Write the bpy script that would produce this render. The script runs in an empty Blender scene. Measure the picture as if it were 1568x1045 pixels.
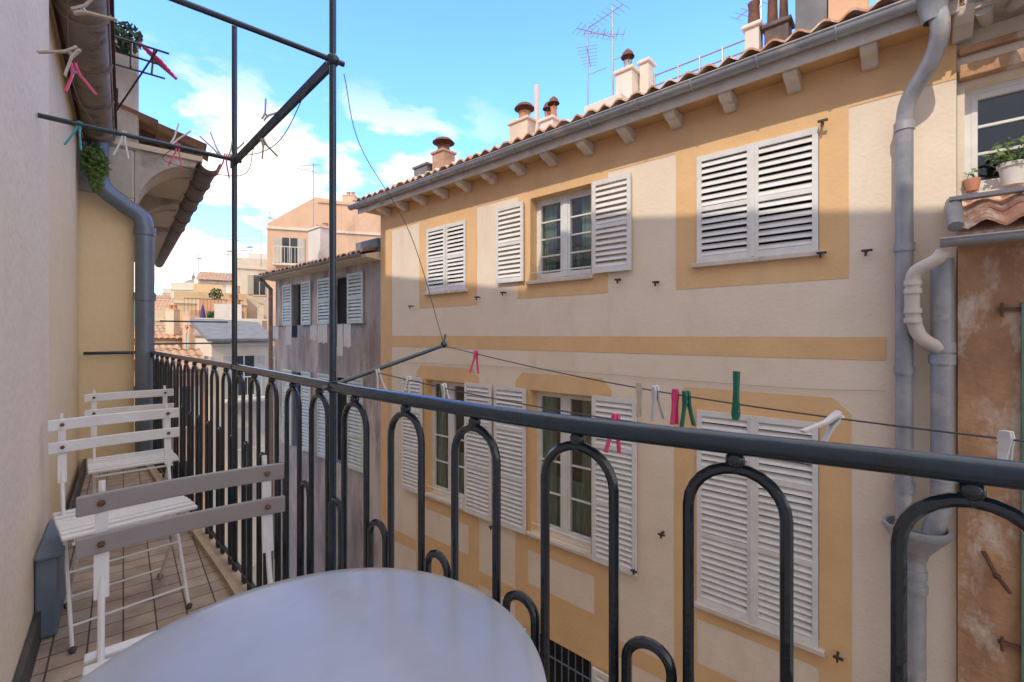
import bpy, bmesh, math, random
from mathutils import Vector, Matrix
random.seed(7)
R=random.random
def U(a,b): return a+(b-a)*R()
# ------------------------------------------------------------ frames (metres; camera eye = origin height)
def FAC(t,o,z): return (2.97-.748*t-.665*o, 4.4+.665*t-.748*o, z)      # opposite facade: along, toward street, up
def WAL(a,n,z): return (-.649*a+.76*n, .76*a+.649*n, z)                  # our wall: along, toward street, up
def IDN(x,y,z): return (x,y,z)
GZ=-9.5
# ------------------------------------------------------------ materials
MATS={}
def pm(name,c1,c2=None,scale=3.0,rough=.8,bump=.15,bscale=40,metal=0,stretch=(1,1,1),c3=None,s3=.6,lo=.35,hi=.65,dist=.01,spec=.5,coat=0,t3=.55,st3=None,w3=.12):
    if name in MATS: return MATS[name]
    m=bpy.data.materials.new(name); m.use_nodes=True; nt=m.node_tree; N=nt.nodes; L=nt.links
    b=N['Principled BSDF']; b.inputs['Roughness'].default_value=rough; b.inputs['Metallic'].default_value=metal
    b.inputs['Specular IOR Level'].default_value=spec
    if coat: b.inputs['Coat Weight'].default_value=coat; b.inputs['Coat Roughness'].default_value=.12
    tc=N.new('ShaderNodeTexCoord'); mp=N.new('ShaderNodeMapping'); mp.inputs['Scale'].default_value=stretch
    L.new(tc.outputs['Object'],mp.inputs['Vector'])
    c2=c2 or tuple(x*.85 for x in c1)
    n=N.new('ShaderNodeTexNoise'); n.inputs['Scale'].default_value=scale; n.inputs['Detail'].default_value=4; n.inputs['Roughness'].default_value=.65
    L.new(mp.outputs[0],n.inputs['Vector'])
    r=N.new('ShaderNodeValToRGB'); r.color_ramp.elements[0].position=lo; r.color_ramp.elements[1].position=hi
    r.color_ramp.elements[0].color=(*c1,1); r.color_ramp.elements[1].color=(*c2,1)
    L.new(n.outputs['Fac'],r.inputs[0]); col=r.outputs[0]
    if c3:
        n3=N.new('ShaderNodeTexNoise'); n3.inputs['Scale'].default_value=s3; n3.inputs['Detail'].default_value=5; n3.inputs['Roughness'].default_value=.72
        if st3:
            m3=N.new('ShaderNodeMapping'); m3.inputs['Scale'].default_value=st3; L.new(tc.outputs['Object'],m3.inputs['Vector']); L.new(m3.outputs[0],n3.inputs['Vector'])
        else: L.new(mp.outputs[0],n3.inputs['Vector'])
        r3=N.new('ShaderNodeValToRGB'); r3.color_ramp.elements[0].position=t3; r3.color_ramp.elements[1].position=t3+w3
        L.new(n3.outputs['Fac'],r3.inputs[0])
        mx=N.new('ShaderNodeMixRGB'); L.new(r3.outputs[0],mx.inputs[0]); L.new(col,mx.inputs[1]); mx.inputs[2].default_value=(*c3,1); col=mx.outputs[0]
    L.new(col,b.inputs['Base Color'])
    if bump:
        nb=N.new('ShaderNodeTexNoise'); nb.inputs['Scale'].default_value=bscale; nb.inputs['Detail'].default_value=2
        L.new(tc.outputs['Object'],nb.inputs['Vector'])
        bp=N.new('ShaderNodeBump'); bp.inputs['Strength'].default_value=bump; bp.inputs['Distance'].default_value=dist
        L.new(nb.outputs['Fac'],bp.inputs['Height']); L.new(bp.outputs[0],b.inputs['Normal'])
    MATS[name]=m; return m
cream=pm('cream_plaster',(.86,.72,.56),(.81,.665,.505),1.6,.9,.35,28,c3=(.72,.56,.42),s3=1.3,t3=.54,st3=(1.6,1.6,.5),w3=.3)
ochre=pm('ochre_paint',(.82,.52,.26),(.76,.47,.225),2.2,.9,.35,28,c3=(.69,.45,.26),s3=1.5,t3=.52,st3=(1.6,1.6,.5),w3=.3)
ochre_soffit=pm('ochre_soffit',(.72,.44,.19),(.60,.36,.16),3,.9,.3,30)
wallN=pm('balcony_plaster',(.87,.73,.54),(.82,.67,.49),1.2,.9,.4,22,c3=(.76,.61,.44),s3=1.2,t3=.56,w3=.25)
wallY=pm('balcony_plaster_yellow',(.86,.68,.43),(.80,.63,.40),1.2,.9,.4,22,c3=(.70,.55,.37),s3=1.4,t3=.56,w3=.2)
greyst=pm('stained_grey_render',(.52,.44,.39),(.27,.225,.21),2.0,.95,.5,14,stretch=(1,1,.3),c3=(.64,.54,.46),s3=1.1,t3=.52)
brownw=pm('weathered_brown_render',(.60,.34,.18),(.36,.19,.11),2.4,.95,.7,16,stretch=(1,1,.5),c3=(.68,.54,.43),s3=2.2,t3=.53,dist=.02)
plgrey=pm('old_grey_plaster',(.62,.55,.46),(.46,.40,.33),2.5,.95,.5,18,c3=(.3,.26,.22),s3=1.5)
shut=pm('shutter_paint',(.80,.77,.73),(.71,.68,.63),6,.6,.1,60,c3=(.50,.44,.38),s3=9,t3=.64)
shutg=pm('green_shutter_paint',(.66,.69,.61),(.54,.58,.51),5,.65,.1,50)
white=pm('white_window_paint',(.80,.79,.76),(.71,.69,.65),5,.5,.05,60)
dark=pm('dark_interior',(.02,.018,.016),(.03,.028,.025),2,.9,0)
zinc=pm('zinc_grey',(.38,.38,.39),(.28,.285,.30),4,.45,.12,20,metal=.2,c3=(.48,.43,.39),s3=3,t3=.54)
zincL=pm('old_gutter_cream',(.72,.63,.54),(.58,.50,.42),4,.6,.1,20,c3=(.42,.35,.29),s3=3,t3=.58)
bluepipe=pm('blue_grey_pipe',(.18,.22,.28),(.13,.16,.21),3,.35,.08,20,metal=.2)
iron=pm('painted_iron',(.010,.022,.034),(.006,.011,.017),14,.17,.5,60,c3=(.030,.030,.03),s3=35,t3=.66,dist=.0022,spec=.6,coat=.35)
ironT=pm('teal_painted_iron',(.012,.036,.056),(.008,.020,.031),14,.22,.5,60,c3=(.035,.035,.035),s3=35,t3=.66,dist=.0022,spec=.6,coat=.25)
rust=pm('rusty_metal',(.20,.085,.05),(.10,.045,.03),8,.8,.4,50)
tile=pm('terracotta_tile',(.64,.33,.19),(.47,.22,.13),9,.85,.4,40,c3=(.74,.60,.47),s3=5,t3=.48)
tileD=pm('old_roof_tile',(.56,.35,.23),(.40,.24,.16),9,.9,.4,40,c3=(.34,.27,.22),s3=4,t3=.55)
potm=pm('terracotta_pot',(.56,.25,.13),(.46,.20,.11),6,.8,.1,40)
chw=pm('chair_white_paint',(.79,.78,.76),(.71,.70,.68),8,.4,.06,60,c3=(.5,.45,.4),s3=16,t3=.68)
taupe=pm('chair_taupe_paint',(.31,.275,.265),(.275,.245,.235),8,.45,.05,60)
tabm=pm('table_enamel',(.41,.42,.445),(.35,.365,.39),3.5,.22,.03,8,c3=(.29,.30,.32),s3=4,t3=.60,w3=.2)
stone=pm('kerb_stone',(.62,.49,.36),(.48,.38,.28),8,.9,.4,40)
darkbase=pm('dark_skirting',(.09,.085,.08),(.05,.05,.05),6,.8,.3,40)
asph=pm('asphalt',(.06,.058,.055),(.045,.045,.043),4,.9,.3,60)
grd=pm('ground_earth',(.22,.20,.17),(.16,.15,.12),.05,.95,0)
pave=pm('pavement_stone',(.34,.31,.27),(.28,.25,.22),2,.9,.3,30)
wirem=pm('wire_grey',(.10,.10,.10),(.06,.06,.06),5,.5,0)
alu=pm('aluminium',(.40,.41,.43),(.33,.34,.35),5,.4,0,metal=.7)
leaf=pm('leaf_green',(.08,.15,.025),(.14,.21,.045),12,.7,0)
leafD=pm('leaf_dark',(.035,.07,.02),(.06,.10,.03),12,.7,0)
pink=pm('pink_plastic',(.80,.07,.20),(.72,.06,.18),20,.35,0)
green=pm('green_plastic',(.01,.20,.12),(.01,.16,.10),20,.35,0)
wpeg=pm('wood_peg',(.60,.50,.38),(.48,.39,.29),30,.7,.1,90)
wplas=pm('white_plastic',(.75,.72,.67),(.68,.65,.60),20,.45,0)
teal=pm('teal_plastic',(.03,.35,.38),(.03,.3,.33),20,.4,0)
clothm=pm('cloth_white',(.80,.79,.80),(.70,.70,.74),8,.9,.2,20)
clothd=pm('cloth_navy',(.03,.04,.09),(.05,.06,.12),8,.9,.2,20)
curt=pm('curtain_cloth',(.42,.52,.44),(.12,.28,.18),7,.9,.1,20,stretch=(3,3,.3))
bluepaint=pm('blue_wood_paint',(.16,.21,.28),(.12,.16,.22),5,.6,.2,30)
slate=pm('slate_grey_roof',(.22,.22,.23),(.15,.155,.16),3,.85,.3,15)
purple=pm('purple_canvas',(.10,.06,.20),(.07,.05,.15),5,.9,.1,20)
hillm=pm('hill_green',(.10,.15,.17),(.15,.18,.18),.02,.95,0)
def plaster(i,c): 
    return pm('plaster_'+i,c,tuple(x*.86 for x in c),.8,.92,.3,10,c3=tuple(x*.68 for x in c),s3=1.0,t3=.54,st3=(1,1,.4),w3=.25)
P_peach=plaster('peach',(.76,.49,.34)); P_white=plaster('white',(.78,.70,.60)); P_yel=plaster('yellow',(.76,.58,.36)); P_or=plaster('orange',(.72,.45,.27)); P_cr=plaster('cream2',(.76,.63,.47)); P_pink=plaster('pink',(.70,.46,.37))
gm=bpy.data.materials.new('window_glass'); gm.use_nodes=True; nt=gm.node_tree; nt.nodes.clear()
o_=nt.nodes.new('ShaderNodeOutputMaterial'); mx_=nt.nodes.new('ShaderNodeMixShader'); tr_=nt.nodes.new('ShaderNodeBsdfTransparent'); gl_=nt.nodes.new('ShaderNodeBsdfGlossy')
tr_.inputs[0].default_value=(.7,.74,.74,1); gl_.inputs['Roughness'].default_value=.04; mx_.inputs[0].default_value=.14
nt.links.new(tr_.outputs[0],mx_.inputs[1]); nt.links.new(gl_.outputs[0],mx_.inputs[2]); nt.links.new(mx_.outputs[0],o_.inputs[0]); glass=gm
fm=bpy.data.materials.new('balcony_floor_tiles'); fm.use_nodes=True; nt=fm.node_tree; N=nt.nodes; L=nt.links; b=N['Principled BSDF']
tc=N.new('ShaderNodeTexCoord'); mp=N.new('ShaderNodeMapping'); mp.inputs['Rotation'].default_value=(0,0,math.radians(-130.5))
br=N.new('ShaderNodeTexBrick'); br.offset=0; br.inputs['Scale'].default_value=1; br.inputs['Brick Width'].default_value=.105; br.inputs['Row Height'].default_value=.105; br.inputs['Mortar Size'].default_value=.0035; br.inputs['Mortar Smooth'].default_value=.3; br.inputs['Bias'].default_value=0
br.inputs['Color1'].default_value=(.54,.43,.33,1); br.inputs['Color2'].default_value=(.41,.32,.245,1); br.inputs['Mortar'].default_value=(.11,.09,.07,1)
L.new(tc.outputs['Object'],mp.inputs[0]); L.new(mp.outputs[0],br.inputs['Vector'])
nz=N.new('ShaderNodeTexNoise'); nz.inputs['Scale'].default_value=9; nz.inputs['Detail'].default_value=5; L.new(tc.outputs['Object'],nz.inputs['Vector'])
mm=N.new('ShaderNodeMixRGB'); mm.blend_type='MULTIPLY'; mm.inputs[0].default_value=.7; rr=N.new('ShaderNodeValToRGB'); rr.color_ramp.elements[0].position=.3; rr.color_ramp.elements[0].color=(.55,.5,.45,1); rr.color_ramp.elements[1].position=.65
L.new(nz.outputs['Fac'],rr.inputs[0]); L.new(br.outputs['Color'],mm.inputs[1]); L.new(rr.outputs[0],mm.inputs[2]); L.new(mm.outputs[0],b.inputs['Base Color'])
bp=N.new('ShaderNodeBump'); bp.inputs['Strength'].default_value=.6; bp.inputs['Distance'].default_value=.004; bp.invert=True
L.new(br.outputs['Fac'],bp.inputs['Height']); L.new(bp.outputs[0],b.inputs['Normal']); b.inputs['Roughness'].default_value=.7
# ------------------------------------------------------------ builders
def group(name):
    e=bpy.data.objects.new(name,None); e.empty_display_size=.1; bpy.context.scene.collection.objects.link(e); return e
class MB:
    def __init__(s): s.v=[]; s.f=[]
    def add(s,vs,fs):
        k=len(s.v); s.v+=[tuple(p) for p in vs]; s.f+=[tuple(i+k for i in f) for f in fs]
    def box(s,F,x0,x1,y0,y1,z0,z1):
        vs=[F(x,y,z) for z in (z0,z1) for y in (y0,y1) for x in (x0,x1)]
        s.add(vs,[(0,1,3,2),(4,6,7,5),(0,4,5,1),(2,3,7,6),(0,2,6,4),(1,5,7,3)])
    def quad(s,*p): s.add(p,[tuple(range(len(p)))])
    def prism(s,F,prof,x0,x1):   # profile (y,z) extruded along x
        n=len(prof); vs=[F(x0,y,z) for y,z in prof]+[F(x1,y,z) for y,z in prof]
        s.add(vs,[tuple(range(n)),tuple(range(2*n-1,n-1,-1))]+[(i,(i+1)%n,(i+1)%n+n,i+n) for i in range(n)])
    def tube(s,pts,r,seg=8,cap=True):
        pts=[Vector(p) for p in pts]; rs=r if isinstance(r,(list,tuple)) else [r]*len(pts)
        n=len(pts); rings=[]; prev=None
        for i,p in enumerate(pts):
            d=(pts[min(i+1,n-1)]-pts[max(i-1,0)])
            if d.length<1e-9: d=Vector((0,0,1))
            d.normalize()
            if prev is None:
                up=Vector((0,0,1)) if abs(d.z)<.9 else Vector((1,0,0)); a=d.cross(up).normalized()
            else:
                a=(prev-d*prev.dot(d)); a=a.normalized() if a.length>1e-6 else d.orthogonal().normalized()
            prev=a; b=d.cross(a)
            rings.append([p+(a*math.cos(2*math.pi*k/seg)+b*math.sin(2*math.pi*k/seg))*rs[i] for k in range(seg)])
        vs=[q for rg in rings for q in rg]; fs=[]
        for i in range(n-1):
            for k in range(seg):
                k2=(k+1)%seg; fs.append((i*seg+k,i*seg+k2,(i+1)*seg+k2,(i+1)*seg+k))
        if cap: fs+= [tuple(range(seg)),tuple(range((n-1)*seg,n*seg))]
        s.add(vs,fs)
    def ball(s,c,r,seg=8,sc=(1,1,1)):
        c=Vector(c); h=seg//2; vs=[]; fs=[]
        for i in range(h+1):
            th=math.pi*i/h
            for k in range(seg):
                ph=2*math.pi*k/seg; vs.append((c.x+r*sc[0]*math.sin(th)*math.cos(ph),c.y+r*sc[1]*math.sin(th)*math.sin(ph),c.z+r*sc[2]*math.cos(th)))
        for i in range(h):
            for k in range(seg):
                k2=(k+1)%seg; fs.append((i*seg+k,i*seg+k2,(i+1)*seg+k2,(i+1)*seg+k))
        s.add(vs,fs)
    def lathe(s,c,prof,seg=20):
        vs=[(c[0]+r*math.cos(2*math.pi*k/seg),c[1]+r*math.sin(2*math.pi*k/seg),c[2]+z) for r,z in prof for k in range(seg)]; n=len(prof)
        fs=[(i*seg+k,i*seg+(k+1)%seg,(i+1)*seg+(k+1)%seg,(i+1)*seg+k) for i in range(n-1) for k in range(seg)]
        s.add(vs,fs)
    def obj(s,name,mat,parent=None,smooth=False,bevel=0):
        me=bpy.data.meshes.new(name); me.from_pydata(s.v,[],s.f); me.update()
        bm=bmesh.new(); bm.from_mesh(me); bmesh.ops.remove_doubles(bm,verts=bm.verts,dist=1e-5); bmesh.ops.recalc_face_normals(bm,faces=bm.faces); bm.to_mesh(me); bm.free()
        me.materials.append(mat)
        if smooth: 
            for p in me.polygons: p.use_smooth=True
            try: me.set_sharp_from_angle(angle=math.radians(40))
            except Exception: pass
        o=bpy.data.objects.new(name,me); bpy.context.scene.collection.objects.link(o)
        if parent: o.parent=parent
        if bevel:
            md=o.modifiers.new('bevel','BEVEL'); md.width=bevel; md.segments=2; md.limit_method='ANGLE'
        return o
def sheet(mb,F,rects,holes,off):
    al=rects+holes; xs=sorted({v for r in al for v in r[:2]}); zs=sorted({v for r in al for v in r[2:]})
    ins=lambda x,z,rs: any(r[0]<x<r[1] and r[2]<z<r[3] for r in rs)
    for i in range(len(xs)-1):
        for j in range(len(zs)-1):
            x=(xs[i]+xs[i+1])/2; z=(zs[j]+zs[j+1])/2
            if ins(x,z,rects) and not ins(x,z,holes):
                mb.quad(F(xs[i],off,zs[j]),F(xs[i+1],off,zs[j]),F(xs[i+1],off,zs[j+1]),F(xs[i],off,zs[j+1]))
def smoothpath(pts,n=8):
    P=[Vector(p) for p in pts]; P=[P[0]*2-P[1]]+P+[P[-1]*2-P[-2]]; out=[]
    for i in range(1,len(P)-2):
        for k in range(n):
            t=k/n; a,b,c,d=P[i-1],P[i],P[i+1],P[i+2]
            out.append(.5*((2*b)+(c-a)*t+(2*a-5*b+4*c-d)*t*t+(3*b-a-3*c+d)*t**3))
    out.append(P[-2]); return out
def roof(mb,F,x0,x1,y0,z0,y1,z1,pitch=.2,course=.38,amp=.045,spp=6):
    L_=math.hypot(y1-y0,z1-z0); nc=max(1,int(L_/course)); ns=int(abs(x1-x0)/pitch*spp)
    for c in range(nc):
        row=[]
        jit=[U(-.016,.016) for _ in range(int(ns/spp)+3)]
        for e in (0,1):
            t=(c+e*1.06)/nc; rr=[]
            for i in range(ns+1):
                x=x0+(x1-x0)*i/ns; ph=i/spp*math.pi*2; k=int(i/spp)
                h=amp*(math.cos(ph)*.5+.5)**.8+ (.03 if e==0 else 0)
                tt=t+ (jit[k]/L_*2 if e==0 else 0)
                rr.append(F(x,y0+(y1-y0)*tt,z0+(z1-z0)*tt+h+jit[k]*.5))
            row.append(rr)
        n=ns+1; mb.add(row[0]+row[1],[(i,i+1,i+1+n,i+n) for i in range(ns)])
        low=[(p[0],p[1],p[2]-.022) for p in row[0]]
        mb.add(row[0]+low,[(i,i+1,i+1+n,i+n) for i in range(ns)])
def shutter(mb,F,x0,x1,z0,z1,off,pitch=.072,th=.035,mids=None):
    st=.05
    mb.box(F,x0,x0+st,off,off+th,z0,z1); mb.box(F,x1-st,x1,off,off+th,z0,z1)
    rails=[(z0,z0+.07),(z1-.06,z1)]
    H=z1-z0
    if mids is None: mids=[.5] if H<1.6 else [.36,.7]
    for m in mids: rails.append((z0+H*m-.025,z0+H*m+.025))
    for a,b_ in rails: mb.box(F,x0+st,x1-st,off+.002,off+th-.002,a,b_)
    rails.sort()
    for (a0,a1),(b0,b1) in zip(rails,rails[1:]):
        n=max(1,round((b0-a1)/pitch)); p=(b0-a1)/n
        for i in range(n):
            zb=a1+i*p+U(-.003,.003); k=U(.84,.93)
            prof=[(off+th-.001,zb+.004),(off+th-.001,zb+.011),(off+.002,zb+p*.98*k),(off+.002,zb+p*.98*k-.007)]
            mb.prism(F,prof,x0+st,x1-st)
def casement(g,F,x0,x1,z0,z1,off,rows=4,curtain=True):
    m=MB(); fr=.045
    for a,b_ in ((x0,x0+fr),(x1-fr,x1)): m.box(F,a,b_,off,off+.05,z0,z1)
    m.box(F,x0+fr,x1-fr,off,off+.05,z0,z0+fr); m.box(F,x0+fr,x1-fr,off,off+.05,z1-fr,z1)
    c=(x0+x1)/2; m.box(F,c-.045,c+.045,off+.01,off+.065,z0+fr,z1-fr)
    for a,b_ in ((x0+fr,c-.045),(c+.045,x1-fr)):
        m.box(F,a,a+.04,off+.005,off+.055,z0+fr,z1-fr); m.box(F,b_-.04,b_,off+.005,off+.055,z0+fr,z1-fr)
        m.box(F,a+.04,b_-.04,off+.005,off+.053,z0+fr,z0+fr+.07); m.box(F,a+.04,b_-.04,off+.005,off+.053,z1-fr-.05,z1-fr)
        for i in range(1,rows):
            z=z0+fr+.07+(z1-z0-2*fr-.12)*i/rows; m.box(F,a+.04,b_-.04,off+.01,off+.045,z-.012,z+.012)
    m.obj('casement_frame',white,g,bevel=.004)
    m=MB(); m.quad(F(x0,off+.02,z0),F(x1,off+.02,z0),F(x1,off+.02,z1),F(x0,off+.02,z1)); m.obj('window_panes',glass,g)
    m=MB(); o2=off-.5
    m.quad(F(x0-.1,o2,z0-.1),F(x1+.1,o2,z0-.1),F(x1+.1,o2,z1+.1),F(x0-.1,o2,z1+.1))
    for x in (x0-.1,x1+.1): m.quad(F(x,o2,z0-.1),F(x,off,z0-.1),F(x,off,z1+.1),F(x,o2,z1+.1))
    for z in (z0-.1,z1+.1): m.quad(F(x0-.1,o2,z),F(x0-.1,off,z),F(x1+.1,off,z),F(x1+.1,o2,z))
    m.obj('room_interior',dark,g)
    if curtain:
        m=MB()
        for a,b_,zt in ((x0+.06,x0+.30,z1),(x1-.30,x1-.06,z1),(x0+.06,x1-.06,z0+(z1-z0)*.38)):
            n=24; top=[];bot=[]
            for i in range(n+1):
                x=a+(b_-a)*i/n; y=off-.05+.02*math.sin(i*1.6)-(.05 if zt<z1 else 0); top.append(F(x,y,zt)); bot.append(F(x,y,z0))
            m.add(top+bot,[(i,i+1,i+n+2,i+n+1) for i in range(n)])
        m.obj('curtains',curt,g,smooth=True)
def leaves(mb,c,r,n,size):
    for _ in range(n):
        while True:
            d=Vector((U(-1,1),U(-1,1),U(-1,1)))
            if d.length<1: break
        p=Vector((c[0]+d.x*r[0],c[1]+d.y*r[1],c[2]+d.z*r[2])); a=Vector((U(-1,1),U(-1,1),U(-1,1))).normalized(); b_=a.orthogonal().normalized(); s_=size*U(.6,1.3)
        mb.quad(p-a*s_,p+b_*s_*.4,p+a*s_,p-b_*s_*.4)
# ------------------------------------------------------------ OPPOSITE TOWNHOUSE
g=group('ochre_townhouse')
ops=[(0,1.16,.81,2.01),(2.55,3.6,.80,2.03),(5.0,6.07,.78,1.95),
     (0,1.16,-3.02,-.85),(2.55,3.6,-2.93,-.82),(5.02,6.12,-2.93,-.82)]
for z0,z1 in ((-6.55,-4.38),(-9.3,-7.2)):
    ops+=[(0,1.16,z0,z1),(2.55,3.6,z0,z1),(5.02,6.12,z0,z1)]
m=MB(); sheet(m,FAC,[(-.95,7.62,GZ,2.60)],ops,0)
for a,b_,c,d in ops:
    for x in (a,b_): m.quad(FAC(x,0,c),FAC(x,-.2,c),FAC(x,-.2,d),FAC(x,0,d))
    for z in (c,d): m.quad(FAC(a,0,z),FAC(a,-.2,z),FAC(b_,-.2,z),FAC(b_,0,z))
m.quad(FAC(7.62,0,GZ),FAC(7.62,-8,GZ),FAC(7.62,-8,2.6),FAC(7.62,0,2.6))
m.obj('plaster_wall',cream,g)
m=MB(); oc=[(-.95,7.62,2.12,2.58),(-.23,1.40,.53,2.12),(2.3,3.85,.55,2.12),(4.75,6.31,.50,2.12),(-.5,7.22,-.23,-.02),(7.22,7.62,GZ,2.12),
  (-.25,1.42,-3.9,-.6),(2.25,3.9,-3.9,-.57),(4.7,6.4,-3.9,-.57),(-.5,7.22,-4.12,-3.9),(-.25,1.42,-7,-4.12),(2.25,3.9,-7,-4.12),(4.7,6.4,-7,-4.12)]
hol=ops+[(0,1.16,-3.72,-3.22),(2.5,3.65,-3.72,-3.22),(4.95,6.15,-3.72,-3.22)]
notch=[]
for a,b_,zt in ((-.25,1.42,-.6),(2.25,3.9,-.57),(4.7,6.4,-.57)):
    k=.14
    notch+=[(a,a+k,zt-k,zt),(b_-k,b_,zt-k,zt)]
    m.quad(FAC(a,.004,zt-k),FAC(a+k,.004,zt-k),FAC(a+k,.004,zt)); m.quad(FAC(b_,.004,zt-k),FAC(b_-k,.004,zt-k),FAC(b_-k,.004,zt))
sheet(m,FAC,oc,hol+notch,.004)
for (a,b_,c,d) in (ops[1],ops[4],ops[5]):
    for x,s_ in ((a,.003),(b_,-.003)): m.quad(FAC(x+s_,.004,c),FAC(x+s_,-.2,c),FAC(x+s_,-.2,d),FAC(x+s_,.004,d))
    m.quad(FAC(a,.004,d-.003),FAC(a,-.2,d-.003),FAC(b_,-.2,d-.003),FAC(b_,.004,d-.003))
m.obj('ochre_bands',ochre,g)
m=MB(); m.box(FAC,-.95,7.6,-8,-.75,GZ,2.55); m.obj('house_mass',cream,g)
m=MB()
for (a,b_,c,d) in ops[:6]: m.box(FAC,a-.05,b_+.05,-.19,.06,c-.05,c-.001)
m.obj('window_sills',zincL,g,bevel=.006)
m=MB(); 
for (a,b_,c,d) in (ops[0],ops[2],ops[3],ops[6],ops[8]):
    h=(a+b_)/2; shutter(m,FAC,a+.005,h-.004,c,d,-.01); shutter(m,FAC,h+.004,b_-.005,c,d,-.01)
    m.box(FAC,h-.02,h+.02,.026,.038,c+.01,d-.01)
for a,b_,c,d in ((1.95,2.50,.81,2.02),(3.70,4.26,.81,2.0),(1.88,2.50,-2.98,-.8),(3.66,4.30,-2.98,-.8),(4.37,4.99,-2.98,-.8),(6.17,6.8,-2.98,-.8),(1.88,2.50,-6.5,-4.4),(3.66,4.3,-6.5,-4.4)):
    shutter(m,FAC,a,b_,c,d,.03)
m.obj('louvred_shutters',shut,g)
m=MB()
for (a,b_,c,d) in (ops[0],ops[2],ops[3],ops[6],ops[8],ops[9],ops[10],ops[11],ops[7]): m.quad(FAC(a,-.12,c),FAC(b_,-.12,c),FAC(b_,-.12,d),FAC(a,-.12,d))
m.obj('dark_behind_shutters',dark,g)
m=MB()
a,b_,c,d=ops[7]
for i in range(9): x=a+(b_-a)*(i+.5)/9; m.tube([FAC(x,-.06,c),FAC(x,-.06,d)],.01,6)
for z in (d-.3,d-.9,d-1.5): m.tube([FAC(a,-.06,z),FAC(b_,-.06,z)],.012,6)
m.obj('window_grille',bluepaint,g)
for q in (ops[1],ops[4],ops[5]): casement(g,FAC,q[0],q[1],q[2],q[3],-.2)
m=MB()
for (a,b_,c,d) in (ops[1],ops[4],ops[5]): m.tube([FAC(a,-.03,c+.12),FAC(b_,-.03,c+.12)],.012,6)
m.obj('window_guard_bars',white,g)
m=MB()
for t,z in ((-.36,.76),(1.62,.63),(2.12,.70),(4.1,.66),(4.68,.62),(6.5,.55),(-.15,-3.0),(1.55,-2.35),(4.35,-3.05),(-.02,.78),(-.03,2.03),(1.9,-2.9)):
    m.box(FAC,t-.010,t+.010,.0,.09,z-.010,z+.010); m.box(FAC,t-.05,t+.03,.08,.10,z-.012,z+.008); m.box(FAC,t-.008,t+.008,.07,.09,z-.05,z)
m.obj('shutter_hooks',pm('black_iron',(.03,.03,.03),(.05,.045,.04),9,.6,0),g)
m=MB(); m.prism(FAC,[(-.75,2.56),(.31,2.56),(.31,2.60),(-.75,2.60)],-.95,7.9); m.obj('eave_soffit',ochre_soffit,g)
m=MB(); t=-.39-.59
while t<7.8:
    m.prism(FAC,[(.005,2.555),(.005,2.40),(.07,2.40),(.14,2.44),(.22,2.45),(.29,2.49),(.305,2.555)],t-.06,t+.06); t+=.59
m.obj('eave_corbels',zincL,g,bevel=.012)
m=MB(); m.box(FAC,-.95,7.95,.312,.335,2.50,2.68); m.obj('eave_fascia',zincL,g,bevel=.006)
def gutter(mb,F,x0,x1,off,z,r,seg=10):
    pr=[(off+r*math.cos(math.pi+math.pi*i/seg),z+r*math.sin(math.pi+math.pi*i/seg)) for i in range(seg+1)]
    pr2=[(off+(r-.006)*math.cos(2*math.pi-math.pi*i/seg),z+(r-.006)*math.sin(2*math.pi-math.pi*i/seg)) for i in range(seg+1)]
    mb.prism(F,pr+pr2,x0,x1)
    mb.tube([F(x0,off+r,z),F(x1,off+r,z)],.010,6)
m=MB(); gutter(m,FAC,-.95,8.1,.41,2.66,.07); 
t=-.8
while t<8:
    m.tube([FAC(t,.41+.075*math.cos(math.pi+math.pi*i/8),2.66+.077*math.sin(math.pi+math.pi*i/8)) for i in range(9)],.010,5); t+=.62
m.obj('eave_gutter',zinc,g,smooth=True)
m=MB(); roof(m,FAC,-1.1,8.0,.43,2.70,-3.8,3.96,.2,amp=.06); m.obj('tiled_roof',tile,g,smooth=True)
m=MB(); m.prism(FAC,[(.30,2.61),(.3,2.66),(-3.8,3.9),(-8,2.6),(-.75,2.61)],-.95,7.62); m.obj('roof_body',cream,g)
def chim(name,F,t,o,w,d,z0,z1,mat,pots=((0,.1,.25),),potmat=potm,cowl=False):
    c=group(name); m=MB(); m.box(F,t-w/2,t+w/2,o-d/2,o+d/2,z0,z1); m.box(F,t-w/2-.03,t+w/2+.03,o-d/2-.03,o+d/2+.03,z1+.001,z1+.05); m.obj('stack',mat,c,bevel=.01)
    m=MB()
    for dx,r,h in pots: m.lathe(F(t+dx,o,z1+.05),[(r*1.1,0),(r,.04),(r*.85,h*.8),(r,h),(r*.8,h),(r*.7,.0)],12)
    m.obj('chimney_pots',potmat,c,smooth=True)
    if cowl:
        m=MB()
        for dx,r,h in pots:
            x,y,z=F(t+dx,o,z1+.05+h)
            m.lathe((x,y,z+.06),[(r*1.7,0),(r*1.2,.07),(0.01,.13)],12); 
            for k in range(4): m.tube([(x+r*.9*math.cos(k*1.57),y+r*.9*math.sin(k*1.57),z-.03),(x+r*.9*math.cos(k*1.57),y+r*.9*math.sin(k*1.57),z+.08)],.008,4)
        m.obj('cowl',rust,c,smooth=True)
    return c
chim('rendered_chimney',FAC,4.5,-.93,.42,.35,2.9,3.72,P_cr,((.0,.11,.18),),potm,True)
chim('rendered_chimney',FAC,3.92,-.93,.26,.26,2.9,3.58,P_white,((-.06,.06,.2),(.07,.05,.15)),potm,True)
chim('rendered_chimney',FAC,2.50,-.93,.26,.26,2.9,3.85,P_white,((0,.06,.16),),zinc,True)
chim('rendered_chimney',FAC,2.28,-1.1,.14,.2,2.9,3.98,P_white,((0,.05,.02),),zinc)
chim('rendered_chimney',FAC,6.72,-.93,.36,.32,2.9,3.78,tileD,((0,.14,.14),),rust,True)
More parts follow.
